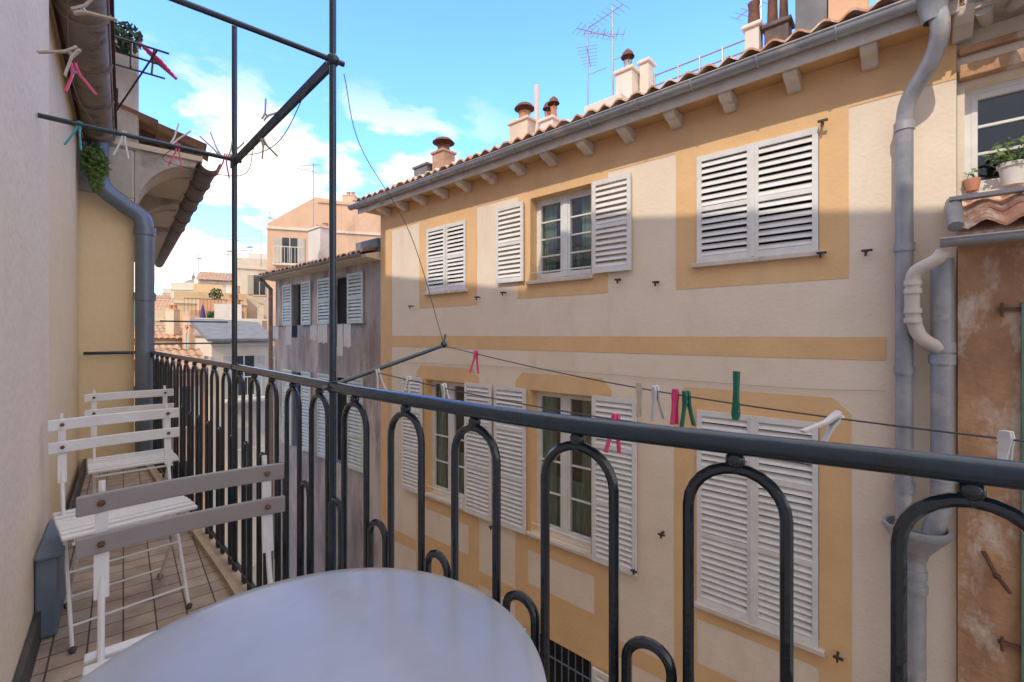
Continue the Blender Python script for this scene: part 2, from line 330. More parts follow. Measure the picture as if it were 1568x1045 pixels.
chim('metal_chimney_box',FAC,7.25,-.93,.46,.4,2.9,3.60,slate,((0,.05,.03),),slate)
chim('rendered_chimney',FAC,.80,-.93,.16,.2,2.9,3.75,P_white,((0,.07,.3),),rust)
chim('rendered_chimney',FAC,.55,-1.0,.26,.2,2.9,3.70,pm('soot',(.18,.13,.11),(.1,.08,.07),8,.9,.3,30),((-.06,.05,.35),(.06,.06,.42)),rust)
chim('rendered_chimney',FAC,.18,-.9,.30,.3,2.9,4.2,slate,((0,.08,.2),),rust)
chim('rendered_chimney',FAC,-.15,-.9,.34,.3,2.9,3.75,P_or,((-.08,.07,.3),(.08,.07,.3)),potm)
m=MB(); m.tube([FAC(4.28,-1,3.0),FAC(4.28,-1,4.38)],.045,10); m.obj('flue_pipe',P_white,g,smooth=True)
rt=group('roof_terrace_railing'); m=MB()
for z in (3.55,3.7,3.85): m.tube([FAC(.95,-1.2,z),FAC(2.2,-1.2,z)],.012,6)
for t in (.95,1.25,1.55,1.85,2.2): m.tube([FAC(t,-1.2,3.0),FAC(t,-1.2,3.88)],.014,6)
m.obj('rails',alu,rt)
m=MB(); m.box(FAC,2.35,2.95,-1.3,-.45,2.85,3.36); m.box(FAC,.9,2.3,-2.0,-1.25,2.9,3.58); m.obj('dormer_walls',P_white,g,bevel=.01)
def antenna(F,t,o,z0,z1,nb=10,ang=.6,sc=1):
    c=group('tv_antenna'); m=MB(); p0=Vector(F(t,o,z0)); p1=Vector(F(t,o,z1)); m.tube([p0,p1],.014*sc,6)
    for zz,L_,n in ((z1-.08,.5,nb),(z1-.42,.42,7)):
        d=Vector((math.cos(ang),math.sin(ang),.05)); e=Vector((-math.sin(ang),math.cos(ang),0)); b0=Vector((p0.x,p0.y,zz)); ang+=.9
        m.tube([b0-d*L_*sc*.4,b0+d*L_*sc],.008*sc,5)
        for i in range(n):
            q=b0-d*L_*sc*.4+d*L_*sc*1.4*i/(n-1); w=(.16-.009*i)*sc; m.tube([q-e*w,q+e*w],.005*sc,4)
    m.tube([p0.lerp(p1,.6),p0.lerp(p1,.6)+Vector((.3*sc,0,.12))],.006*sc,4)
    m.obj('mast_and_elements',alu,c)
antenna(FAC,3.19,-.93,2.95,4.9,9,.4); antenna(FAC,2.75,-.93,2.95,5.0,8,2.2); antenna(FAC,.85,-1.5,3,4.9,7,1)
# drainpipes right
dp=group('rain_downpipe'); m=MB()
m.tube(smoothpath([FAC(-.80,.41,2.62),FAC(-.84,.40,2.40),FAC(-.80,.30,2.22),FAC(-.66,.16,2.0),FAC(-.624,.12,1.82)],6)+[FAC(-.624,.12,-1.62)],.062,14)
m.lathe(FAC(-.80,.41,2.5),[(.062,-.05),(.075,0),(.11,.13),(.13,.15),(.11,.15)],16)
for z in (1.78,.75,-.3,-1.3): m.tube([FAC(-.624,.12,z-.035),FAC(-.624,.12,z+.035)],.072,14); m.box(FAC,-.634,-.614,0,.06,z-.01,z+.01)
m.obj('pipe',zinc,dp,smooth=True)
dp=group('rain_downpipe'); m=MB()
m.tube([FAC(-.86,.13,.62),FAC(-.86,.13,-1.25),FAC(-.85,.13,-1.42),FAC(-.80,.13,-1.65)],.072,14)
for z in (-.2,-1.15,-.1): m.tube([FAC(-.86,.13,z-.04),FAC(-.86,.13,z+.04)],.084,14)
m.obj('pipe',zinc,dp,smooth=True)
m=MB(); m.tube(smoothpath([FAC(-.86,.30,.66),FAC(-.82,.30,.60),FAC(-.70,.27,.52),FAC(-.68,.25,.40),FAC(-.68,.24,.16),FAC(-.72,.22,.0),FAC(-.80,.2,-.08),FAC(-.86,.15,-.12)],8),.05,14)
for z in (.43,.36,.2,.12): m.tube([FAC(-.68,.25,z-.02),FAC(-.68,.25,z+.02)],.058,14)
m.obj('offset_pipe',zincL,dp,smooth=True)
hp=group('rainwater_hopper'); m=MB(); m.lathe(FAC(-.70,.15,-1.9),[(.06,-.05),(.065,0),(.09,.08),(.20,.22),(.225,.26),(.225,.30),(.20,.30),(.19,.24),(.02,.1)],18)
m.tube([FAC(-.70,.15,-1.9),FAC(-.70,.15,GZ)],.066,14)
for z in (-2.0,-2.12,-3.6,-5): m.tube([FAC(-.70,.15,z-.03),FAC(-.70,.15,z+.03)],.078,14)
m.obj('hopper_and_pipe',zinc,hp,smooth=True)
# ------------------------------------------------------------ right house
g=group('weathered_house')
m=MB(); m.box(FAC,-4.5,-.955,-.7,.05,GZ,.70); m.obj('lower_wall',brownw,g)
m=MB(); wo=(-2.0,-1.0,1.17,2.06); sheet(m,FAC,[(-4.5,-.955,.9,2.75)],[wo],-.04)
a,b_,c,d=wo
for x in (a,b_): m.quad(FAC(x,-.04,c),FAC(x,-.3,c),FAC(x,-.3,d),FAC(x,-.04,d))
for z in (c,d): m.quad(FAC(a,-.04,z),FAC(a,-.3,z),FAC(b_,-.3,z),FAC(b_,-.04,z))
m.obj('upper_wall',cream,g)
m=MB(); m.box(FAC,-4.5,-.955,-8,-.95,GZ,3); m.obj('house_mass',cream,g)
casement(g,FAC,a,b_,c,d,-.22,3,False)
m=MB(); m.box(FAC,-4.5,-.965,-.04,.06,2.09,2.20); m.box(FAC,-4.5,-.965,-.04,.02,2.30,2.36); m.obj('lintel_beam',brownw,g,bevel=.01)
m=MB(); m.box(FAC,-4.5,-.98,-.3,.30,2.50,2.54); m.obj('eave_boards',plgrey,g)
m=MB(); roof(m,FAC,-4.5,-1.0,.42,2.56,-3.5,3.6,.2,amp=.07); m.obj('upper_tiles',tileD,g,smooth=True)
m=MB()
for i in range(34):
    t=-.98-i*.06+U(-.03,.03); o=U(.16,.38); z=2.44+U(0,.16); k=U(-.1,.1); pts=[FAC(t+k,o-.1,z),FAC(t-.06,o+.08,z+.03)]; m.tube(pts,[.04,.055],9)
m.obj('broken_eave_tiles',plgrey,g,smooth=True)
m=MB(); roof(m,FAC,-4.5,-.93,.33,.80,-.04,1.08,.2,course=.2,amp=.06); m.obj('canopy_tiles',tile,g,smooth=True)
m=MB(); m.prism(FAC,[(.06,.69),(.28,.72),(.30,.78),(-.04,1.04),(-.04,.7)],-4.5,-.95); m.obj('canopy_body',brownw,g)
m=MB(); gutter(m,FAC,-4.5,-.84,.35,.745,.06); m.box(FAC,-4.5,-.90,.05,.14,1.09,1.12)
m.obj('canopy_gutter',zinc,g,smooth=True)
m=MB(); m.tube([FAC(-.93,.02,1.1),FAC(-.93,.2,.98),FAC(-.93,.33,.84)],.05,10); m.obj('lead_flashing',zinc,g,smooth=True)
m=MB(); shutter(m,FAC,-1.95,-1.30,-3.0,.25,.06); m.obj('green_shutter',pm('dark_green_shutter',(.16,.27,.2),(.1,.2,.14),5,.6,.1,50),g)
m=MB()
for z in (.2,-1.0,-2.4): m.box(FAC,-1.35,-1.18,.05,.08,z-.012,z+.012); m.tube([FAC(-1.2,.08,z-.06),FAC(-1.2,.08,z+.05)],.01,6)
m.tube([FAC(-1.1,.06,-1.72),FAC(-1.16,.10,-1.86),FAC(-1.24,.12,-1.98)],.014,6); m.ball(FAC(-1.17,.1,-1.88),.025)
m.obj('shutter_hinges',rust,g)
pp=group('potted_plant'); m=MB(); m.lathe(FAC(-1.27,.0,1.17),[(.0,.0),(.06,.0),(.085,.14),(.095,.14),(.095,.17),(.08,.17),(.075,.13),(0,.13)],16); m.obj('pot',P_white,pp,smooth=True)
m=MB(); leaves(m,FAC(-1.27,.0,1.42),(.16,.16,.13),200,.03)
for i in range(9): q=Vector(FAC(-1.27,0,1.32)); m.tube([q,q+Vector((U(-.15,.15),U(-.15,.15),U(.1,.25)))],.004,4)
m.obj('foliage',leaf,pp)
pp=group('potted_plant'); m=MB(); m.lathe(FAC(-1.04,.0,1.17),[(0,0),(.04,0),(.055,.09),(.05,.1),(0,.08)],12); m.obj('pot',potm,pp,smooth=True)
m=MB(); leaves(m,FAC(-1.04,.0,1.3),(.05,.05,.06),70,.018); m.obj('foliage',leaf,pp)
# ------------------------------------------------------------ grey stained house (beyond)
g=group('grey_stained_house')
m=MB(); gz=1.62
opg=[(8.98,9.72,.25,1.35),(11.35,11.9,.25,1.35),(8.98,9.72,-3.0,-1.0),(11.35,11.9,-3.0,-1.0)]
sheet(m,FAC,[(7.66,13.1,GZ,gz)],opg,-.02); m.quad(FAC(13.1,-.02,GZ),FAC(13.1,-8,GZ),FAC(13.1,-8,gz),FAC(13.1,-.02,gz)); m.obj('stained_wall',greyst,g)
m=MB()
for a,b_,c,d in opg: m.quad(FAC(a,-.15,c),FAC(b_,-.15,c),FAC(b_,-.15,d),FAC(a,-.15,d))
m.obj('dark_windows',dark,g)
m=MB()
for a,b_,c,d in ((8.3,8.95,.25,1.38),(9.76,10.4,.25,1.38),(10.8,11.33,.25,1.38),(11.92,12.5,.25,1.38),(8.3,8.95,-3,-.95),(9.76,10.4,-3,-.95),(10.8,11.33,-3,-.95),(11.92,12.5,-3,-.95)): shutter(m,FAC,a,b_,c,d,.0,.08)
m.obj('green_shutters',shutg,g)
m=MB(); m.prism(FAC,[(-.02,gz-.06),(.3,gz-.02),(.3,gz+.04),(-4,gz+1.15),(-8,gz)],7.66,13.3); m.obj('roof_body',P_cr,g)
m=MB(); roof(m,FAC,7.7,13.45,.34,gz+.06,-4,gz+1.3,.21,amp=.06); m.obj('tiled_roof',tileD,g,smooth=True)
m=MB(); gutter(m,FAC,7.7,13.5,.38,gz+.03,.05); m.tube([FAC(13.2,.38,gz-.03),FAC(13.15,.1,gz-.3),FAC(13.15,.08,GZ)],.06,10); m.obj('gutter_and_pipe',pm('brown_gutter',(.34,.25,.19),(.25,.18,.14),5,.6,.1,20),g,smooth=True)
m=MB(); m.box(FAC,7.72,8.6,-.7,.02,gz+.05,gz+.42); m.obj('zinc_box_dormer',slate,g,bevel=.02)
chim('rendered_chimney',FAC,11.46,-.6,.70,.45,1.8,2.85,P_white,((-.18,.09,.12),(.15,.09,.12)),potm)
wl=group('hanging_laundry')
for t,w,mt,L_ in ((8.3,.26,clothm,.5),(8.64,.2,clothm,.7),(8.9,.18,clothd,.5),(9.35,.42,clothm,.42),(9.85,.3,clothm,.36),(10.9,.3,clothd,.3),(11.25,.3,clothm,.5),(12.1,.3,clothm,.35)):
    m=MB(); n=10; z1=.24; z0=z1-L_
    top=[FAC(t+w*i/n,.30+.015*math.sin(i*2),z1) for i in range(n+1)]; bot=[FAC(t+w*i/n+.01*math.sin(i),.30+.03*math.sin(i*2),z0+.02*math.sin(i*1.3)) for i in range(n+1)]
    m.add(top+bot,[(i,i+1,i+n+2,i+n+1) for i in range(n)]); m.obj('cloth',mt,wl,smooth=True)
m=MB(); m.tube([FAC(8.2,.3,.24),FAC(12.6,.3,.24)],.006,5); 
for t in (8.2,12.6,10.5): m.tube([FAC(t,-.02,.24),FAC(t,.32,.24)],.01,5)
m.obj('line',wirem,wl)
# ------------------------------------------------------------ our building
g=group('balcony_apartment_building')
m=MB(); m.box(WAL,-9,3.03,-.9,-.265,GZ,6.9); m.obj('near_wall',wallN,g)
m=MB(); m.box(WAL,3.031,5.44,-.9,-.295,GZ,1.80); m.obj('recessed_wall',wallY,g)
m=MB(); m.box(WAL,-9,3.0,-10,-.91,GZ,6.88); m.box(WAL,-9,14,-10,-2.2,GZ,7.9); m.box(WAL,3.04,5.44,-2.2,-.91,GZ,1.8); m.obj('building_mass',P_cr,g)
m=MB()
for a,h in ((-3.5,7.9),(-1.2,8.0),(6.5,9.2),(9.5,9.0)): m.box(WAL,a,a+.8,-2.9,-2.4,7,h)
m.obj('roof_chimneys',P_cr,g)
m=MB(); roof(m,WAL,3.04,5.44,-.06,1.86,-2.1,2.6,.2); m.obj('eave_tiles',tileD,g,smooth=True)
m=MB(); m.box(WAL,3.04,5.44,-.29,-.04,1.80,1.84); m.obj('eave_board',rust,g)
m=MB(); gutter(m,WAL,3.05,5.40,-.165,1.74,.10)
for a in (3.3,3.9,4.5,5.1):
    m.tube([WAL(a,-.165+.105*math.cos(math.pi+math.pi*i/8),1.74+.106*math.sin(math.pi+math.pi*i/8)) for i in range(9)],.012,5)
m.obj('old_gutter',pm('old_brown_gutter',(.30,.24,.19),(.20,.155,.125),5,.7,.1,20,c3=(.11,.09,.08),s3=6,t3=.52),g,smooth=True)
m=MB(); m.box(WAL,-3,5.44,-.262,-.245,-1.2,-1.08); m.obj('dark_skirting',darkbase,g)
m=MB(); m.box(WAL,2.55,3.0,-.262,-.20,-1.19,-.88); m.box(WAL,2.53,3.02,-.262,-.18,-.879,-.86); m.obj('blue_timber_step',bluepaint,g,bevel=.006)
# railing path
rp=smoothpath([(-1.9,1.15,0),(-.7,.97,0),(.016,.776,0),(.544,.609,0),(1.0,.54,0),(1.432,.493,0),(2.635,.423,0),(4.0,.31,0),(5.4,.2,0)],16)
def at_a(a):
    for p,q in zip(rp,rp[1:]):
        if p.x<=a<=q.x: return p.y+(q.y-p.y)*(a-p.x)/(q.x-p.x)
    return rp[-1].y
bl=group('balcony_floor'); m=MB()
A=[-1.9+7.32*i/60 for i in range(61)]
top=[WAL(a,-.262,-1.2) for a in A]+[WAL(a,at_a(a)-.055,-1.2) for a in A]; n=61
m.add(top,[(i,i+1,i+1+n,i+n) for i in range(60)]); m.obj('tiles',fm,bl)
m=MB()
v=[]
for a in A:
    e=at_a(a); v+=[WAL(a,e-.055,-1.172),WAL(a,e+.03,-1.172),WAL(a,e+.03,-1.36),WAL(a,-.262,-1.36),WAL(a,e-.055,-1.2)]
fs=[]
for i in range(60):
    k=i*5; j=k+5
    fs+=[(k,j,j+1,k+1),(k+1,j+1,j+2,k+2),(k+2,j+2,j+3,k+3),(k+4,j+4,j,k)]
m.add(v,fs); m.obj('stone_edge',stone,bl)
# iron railing
rl=group('wrought_iron_railing')
s=[0]
for p,q in zip(rp,rp[1:]): s.append(s[-1]+(q-p).length)
def at_s(x):
    x=max(0,min(s[-1]-1e-6,x))
    for i in range(len(rp)-1):
        if s[i]<=x<=s[i+1]:
            k=(x-s[i])/(s[i+1]-s[i]); p=rp[i].lerp(rp[i+1],k); return p.x,p.y
RZ=-.16
m=MB(); m.tube([WAL(p.x,p.y,RZ) for p in rp],.0165,12); m.obj('handrail',ironT,rl,smooth=True)
m=MB(); m.tube([WAL(p.x,p.y,-1.13) for p in rp],.010,8); m.obj('bottom_rail',ironT,rl,smooth=True)
s0=min(range(len(rp)),key=lambda i:abs(rp[i].x-.294)); s0=s[s0]; pitch=.252
mt=MB(); 
k=-int(s0/pitch); r=.0088
def U_(mb,c,w,zt,zb):
    pts=[]
    for i in range(3): pts.append((c-w,zb+(zt-zb)*i/3))
    for i in range(13):
        th=math.pi-math.pi*i/12; pts.append((c+w*math.cos(th),zt+w*math.sin(th)))
    for i in range(1,4): pts.append((c+w,zt-(zt-zb)*i/3))
    out=[]
    for x,z in pts:
        a,n_=at_s(x); out.append(WAL(a,n_,z))
    mb.tube(out,r,8)
while s0+k*pitch<s[-1]-.06:
    c=s0+k*pitch; w=.066+U(-.003,.003); zt=RZ-.036-w
    if c-w>0:
        U_(mt,c,w,zt,-1.19)
        a,n_=at_s(c); mt.ball(WAL(a,n_,RZ-.024),.014,10); mt.ball(WAL(a,n_,RZ-.036-.0),.010,8)
    c2=c+pitch/2
    if c2+.05<s[-1] and c2>.1:
        U_(mt,c2,.036,-.505-.036+U(-.008,.008),-1.19)
    k+=1
mt.obj('hairpin_balusters',iron,rl,smooth=True)
m=MB(); m.tube([WAL(5.38,-.262,RZ),WAL(5.38,.2,RZ)],.014,8)
m.obj('end_rail',ironT,rl,smooth=True)
# clothes frame
fr=group('iron_clothesline_frame'); m=MB()
a2,n2=1.432,.493; a1,n1=2.635,.423
m.tube([WAL(a2,n2,-1.19),WAL(a2,n2,2.6)],.0105,10)
m.tube([WAL(a1,n1,-1.19),WAL(a1,n1,1.55)],.0125,10)
m.tube([WAL(a1,-.262,.885),WAL(a1,n1+.03,.875)],.0105,8)
m.tube([WAL(a2,-.262,.85),WAL(a2,n2+.035,.85)],.0085,8)
for (a,n_,z) in ((a2,n2,.85),(a1,n1,.877),(a2,n2,RZ),(a1,n1,RZ)): m.ball(WAL(a,n_,z),.021,10)
m.tube([WAL(a2,n2-.03,RZ-.005),WAL(a2,n2+.40,-.038)],.0075,8); m.ball(WAL(a2,n2+.40,-.035),.014,8)
m.tube([WAL(a2,n2+.40,-.03),WAL(a2+.02,n2+.42,.0)],.004,6)
m.tube([WAL(5.0,.24,.12),WAL(5.0,.75,.12)],.008,6); m.tube([WAL(5.2,.2,-.08),WAL(5.2,.8,-.08)],.008,6)
m.obj('posts_and_bars',ironT,fr,smooth=True)
m=MB()
d=Vector(WAL(a2,n2,.845))-Vector(WAL(a1,n1,.865)); e=d.normalized().cross(Vector((0,0,1))).normalized()
p0=Vector(WAL(a1,n1,.865)); p1=Vector(WAL(a2,n2,.845)); p0=p0-d.normalized()*.06
vs=[]
for p in (p0,p1):
    for (x,z) in ((-.006,-.018),(.006,-.018),(.006,.018),(-.006,.018)): vs.append(p+e*x+Vector((0,0,z)))
m.add(vs,[(0,1,2,3),(4,5,6,7),(0,1,5,4),(1,2,6,5),(2,3,7,6),(3,0,4,7)])
m.obj('flat_iron_bar',pm('matt_iron',(.012,.026,.036),(.007,.014,.02),8,.5,.1,30,dist=.001),fr)
T1=WAL(a2,n2+.40,-.04); 
A0=Vector(T1); A1=Vector((.711,.632,-.10)); B0=Vector((-.454,1.488,-.12)); B1=Vector((.614,.545,-.105))
def wire(p,q,sag,k):
    v=p+(q-p)*k; v.z-=sag*math.sin(math.pi*min(max(k/1.5,0),1)); return v
cl=group('clothesline'); m=MB()
m.tube([wire(A0,A1,.055,i/20) for i in range(0,31)],.0016,5); m.tube([wire(B0,B1,.06,i/20) for i in range(0,31)],.0016,5)
m.tube(smoothpath([WAL(a2,n2+.035,.82),WAL(a2+.03,n2+.10,.62),WAL(a2+.03,n2+.28,.36),WAL(a2,n2+.40,-.03)],8),.0014,5)
m.tube(smoothpath([WAL(a2+.9,n2-.04,.86),WAL(a2+1.0,n2-.08,.74),WAL(a1,.15,.80),WAL(a1,.183,.877)],6),.0016,5)
m.tube(smoothpath([WAL(a2+.15,n2-.02,.84),WAL(a2+.5,n2-.05,.73),WAL(a1,n1-.03,.877)],6),.0016,5)
m.tube(smoothpath([WAL(a2,-.1,.85),WAL(2.0,-.12,.79),WAL(a1,-.08,.877)],6),.0016,5)
m.obj('wires',wirem,cl)
rw=group('roof_wire'); m=MB(); m.tube([FAC(6.8,.42,2.6),FAC(6.0,3.0,.3)],.002,4)
m.tube(smoothpath([FAC(7.4,.02,-.55),FAC(4,.02,-.50),FAC(.5,.02,-.53),FAC(-.5,.02,-.50)],8),.003,5)
m.tube([FAC(7.3,.02,-.5),FAC(7.3,.02,-5)],.004,5); m.obj('cable',pm('cable_cream',(.5,.42,.33),(.4,.33,.26),4,.7,0),rw)
# pegs
def peg(p,mat,tilt=0,yaw=0,spread=.16,sc=1,up=False,mat2=None):
    c=group('clothes_peg'); M=Matrix.Translation(Vector(p))@Matrix.Rotation(yaw,4,'Z')@Matrix.Rotation(tilt,4,'Y')@Matrix.Rotation(math.pi if up else 0,4,'X')
    for sgn in (-1,1):
        m=MB(); pts=[(0,.010),(.010,.014),(.03,.010),(.045,.008),(.078,.009)]
        vs=[]
        for (d_,w) in pts:
            z=.012-d_*sc; xo=sgn*(.0035+ (abs(d_-.022))*spread*(1 if d_>.022 else .1))
            for (yy,xx) in ((-.0055,-.003),(.0055,-.003),(.0055,.003),(-.0055,.003)):
                vs.append(M@Vector((xo+xx,yy*w/.010,z)))
        fs=[(0,1,2,3),tuple(range(len(vs)-4,len(vs)))]
        for i in range(len(pts)-1):
            for k in range(4): fs.append((i*4+k,i*4+(k+1)%4,(i+1)*4+(k+1)%4,(i+1)*4+k))
        m.add(vs,fs); m.obj('prong',mat if (sgn<0 or not mat2) else mat2,c,bevel=.0012)
    m=MB(); m.tube([M@Vector((-.006,0,-.012)),M@Vector((.006,0,-.012))],.0045,8); m.tube([M@Vector((-.008,.006,-.006)),M@Vector((.008,.006,-.006))],.0012,5); m.obj('spring',alu,c)
for k,mt_,tl,yw in ((.135,pink,.1,.3),(.573,wpeg,.15,1.2),(.603,wplas,-.1,.2),(.637,pink,.1,.9),(.655,green,-.05,.2),(.846,wplas,.9,.2),(.988,wplas,.1,.4)):
    peg(wire(A0,A1,.055,k),mt_,tl,yw,.2 if tl<.5 else .4)
peg(wire(A0,A1,.055,.728)+Vector((0,0,-.02)),green,.08,.9,.08,1.25,True)
for k,mt_,tl,yw in ((.02,wplas,-.2,.4),(.134,wplas,.2,.4),(.25,wplas,-.2,.7),(.618,pink,.1,.2)): peg(wire(B0,B1,.06,k),mt_,tl,yw,.2)
for n_,mt_,tl,up,m2 in ((.003,wplas,.1,False,None),(.17,wplas,.5,True,None),(.195,pink,.1,False,None),(.36,wplas,-.6,True,None),(.385,pink,.1,False,None),(.40,wpeg,.4,True,None),(-.14,teal,.2,False,None)):
    peg(WAL(a1,n_,.885),mt_,tl,.6,.4,1.5,up,m2)
for p,mt_,tl,up in ((WAL(1.55,-.085,.80),wpeg,1.0,True),(WAL(1.62,-.095,.73),wpeg,.7,False),(WAL(1.7,-.1,.72),pink,-.2,False),(WAL(1.98,.42,.85),wpeg,.5,True),(WAL(2.1,.44,.80),wpeg,-.4,False)):
    peg(p,mt_,tl,.7,.5,1,up)
# ------------------------------------------------------------ neighbour (projecting) building on our side
g=group('projecting_neighbour_building')
m=MB(); m.box(WAL,5.45,14,-.9,.075,GZ,1.25); m.obj('yellow_wall',wallY,g)
m=MB(); m.box(WAL,5.452,14,-.9,.078,1.251,1.70); m.box(WAL,5.452,6.2,-.24,.11,1.70,2.72); m.obj('grey_parapet',plgrey,g,bevel=.02)
prof=[(.08,1.10)]+[(.08+.46*(1-math.cos(math.pi/2*i/8)),1.10+.56*math.sin(math.pi/2*i/8)) for i in range(1,9)]+[(.56,1.72),(.08,1.72)]
m=MB(); m.prism(WAL,prof,5.47,5.95); m.prism(WAL,prof,7.2,7.6); m.prism(WAL,prof,9.2,9.6); m.obj('curved_eave_brackets',plgrey,g,bevel=.01)
m=MB(); m.box(WAL,5.44,14,-.3,.60,1.72,1.77); m.obj('eave_soffit',P_cr,g)
m=MB(); roof(m,WAL,5.40,14,.66,1.80,-2.1,2.7,.2); m.obj('eave_tiles',tileD,g,smooth=True)
m=MB(); gutter(m,WAL,5.42,14,.66,1.72,.085); 
for a in (5.6,6.2,6.8,7.4,8.2,9): m.tube([WAL(a,.66+.09*math.cos(math.pi+math.pi*i/8),1.72+.09*math.sin(math.pi+math.pi*i/8)) for i in range(9)],.012,5)
m.obj('gutter',pm('dark_gutter',(.24,.19,.16),(.14,.115,.10),5,.7,.1,20),g,smooth=True)
dp=group('blue_grey_downpipe'); m=MB()
m.tube(smoothpath([WAL(5.30,-.165,1.66),WAL(5.30,-.165,1.40),WAL(5.31,-.13,1.27),WAL(5.34,.02,1.15),WAL(5.37,.13,1.06),WAL(5.37,.15,.88)],6)+[WAL(5.37,.15,GZ)],.072,16)
for z in (.95,.35,-.5): m.tube([WAL(5.37,.15,z-.035),WAL(5.37,.15,z+.035)],.082,16)
m.obj('pipe',bluepipe,dp,smooth=True)
pl=group('hanging_wall_plant'); m=MB(); leaves(m,WAL(5.2,-.18,1.45),(.09,.09,.16),420,.028); leaves(m,WAL(5.15,-.17,1.28),(.05,.05,.10),120,.022); m.obj('foliage',leaf,pl)
sh=group('window_plant_shelf'); m=MB()
for n_ in (.0,.15,.30): m.tube([WAL(4.9,n_-.1,2.42),WAL(5.4,n_-.1,2.42)],.009,6)
for a in (4.9,5.15,5.4): m.tube([WAL(a,-.14,2.42),WAL(a,.30,2.42)],.009,6)
m.tube([WAL(4.9,.22,2.42),WAL(5.4,-.05,2.0)],.008,6); m.obj('iron_shelf',ironT,sh)
m=MB(); leaves(m,WAL(5.15,.0,2.56),(.14,.12,.12),260,.035); m.obj('foliage',leafD,sh)
m=MB(); 
for i in range(5): m.tube([WAL(4.95+.06*i,.1+.03*i,2.46),WAL(5.05+.06*i,.26+.03*i,2.40)],.014,6)
m.obj('pink_pegs',pink,sh)
# ------------------------------------------------------------ bistro chairs
def chair(a0,nc,yaw,slatmat,w=.40,ztop=.82):
    c=group('folding_bistro_chair'); cw,sw=math.cos(yaw),math.sin(yaw)
    def F(x,y,z):
        xx=x*cw-y*sw; yy=x*sw+y*cw
        return WAL(a0+yy,nc+xx,-1.2+z)
    m=MB(); h=w/2-.03
    for sx in (-1,1):
        m.tube([F(sx*h,-.01,0),F(sx*h,.12,.2),F(sx*h,.29,.43),F(sx*h,.33,.55),F(sx*h,.36,.68),F(sx*h,.385,ztop+.02)],.007,8)
        m.tube([F(sx*(h-.022),.40,0),F(sx*(h-.022),.20,.22),F(sx*(h-.022),.0,.425)],.007,8)
        m.box(F,sx*h-.012,sx*h+.012,.352,.362,ztop-.18,ztop-.02)
        m.box(F,sx*(h-.01)-.004,sx*(h-.01)+.004,-.0,.35,.405,.43)
        m.prism(lambda x,y,z:F(x,y,z),[(.335,.57),(.345,.57),(.358,.69),(.348,.69)],sx*h-.014,sx*h+.014)
    m.tube([F(-h,.04,.08),F(h,.04,.08)],.005,8); m.tube([F(-h+.022,.36,.06),F(h-.022,.36,.06)],.005,8)
    m.tube([F(-h,.155,.245),F(h,.155,.245)],.005,8); m.tube([F(-h,.29,.40),F(h,.29,.40)],.006,8); m.tube([F(-h,-.01,.41),F(h,-.01,.41)],.006,8)
    m.obj('folding_frame',chw,c,smooth=True)
    m=MB()
    for i in range(8):
        y=-.02+i*.047; m.box(F,-w/2,w/2,y,y+.034,.431+.004*math.sin(i),.445+.004*math.sin(i))
    m.obj('seat_slats',chw,c,bevel=.004)
    m=MB()
    for zc,yb in ((ztop-.025,.366),(ztop-.12,.356)):
        n=12; vs=[]
        for i in range(n+1):
            x=-w/2-.015+(w+.03)*i/n; cv=.022*(1-(2*i/n-1)**2)
            for (dy,dz) in ((0,-.024),(.012,-.024),(.012,.024),(0,.024)): vs.append(F(x,yb+cv+dy-.026,zc+dz))
        fs=[(0,1,2,3),tuple(range(4*n,4*n+4))]
        for i in range(n):
            for k in range(4): fs.append((i*4+k,i*4+(k+1)%4,i*4+4+(k+1)%4,i*4+4+k))
        m.add(vs,fs)
    m.obj('back_slats',slatmat,c,bevel=.004)
    m=MB()
    for sx in (-1,1):
        for zc,yb in ((ztop-.025,.366),(ztop-.12,.356)): m.ball(F(sx*h,yb-.022,zc),.008,8)
    m.obj('bolts',rust,c,smooth=True)
    m=MB()
    for x,y in ((-h,-.01),(h,-.01),(-h+.02,.40),(h-.02,.40)): m.ball(F(x,y,.012),.013,8)
    m.obj('rubber_feet',darkbase,c,smooth=True)
chair(1.13,.14,.0,taupe,.42,.82)
chair(2.42,.035,.15,chw,.43,.84)
chair(3.45,.055,.05,chw,.41,.84)
# ------------------------------------------------------------ table
tb=group('round_bistro_table'); m=MB(); cx,cy=-.28,.619
m.lathe((cx,cy,-.48),[(0.0001,0),(.1,0),(.2,0),(.30,.0),(.322,-.001),(.329,-.006),(.331,-.014),(.328,-.024),(.318,-.027),(.1,-.022),(.0001,-.022)],96); m.obj('top',tabm,tb,smooth=True)
m=MB(); m.tube([(cx,cy,-.5),(cx,cy,-.95)],.02,12)
for k in range(3):
    t=k*2.094+.5; m.tube(smoothpath([(cx,cy,-.85),(cx+.08*math.cos(t),cy+.08*math.sin(t),-.93),(cx+.17*math.cos(t),cy+.17*math.sin(t),-1.0),(cx+.25*math.cos(t),cy+.25*math.sin(t),-1.19)],6),.012,8)
    m.tube([(cx,cy,-.62),(cx+.2*math.cos(t),cy+.2*math.sin(t),-.505)],.008,8)
m.obj('pedestal',chw,tb,smooth=True)
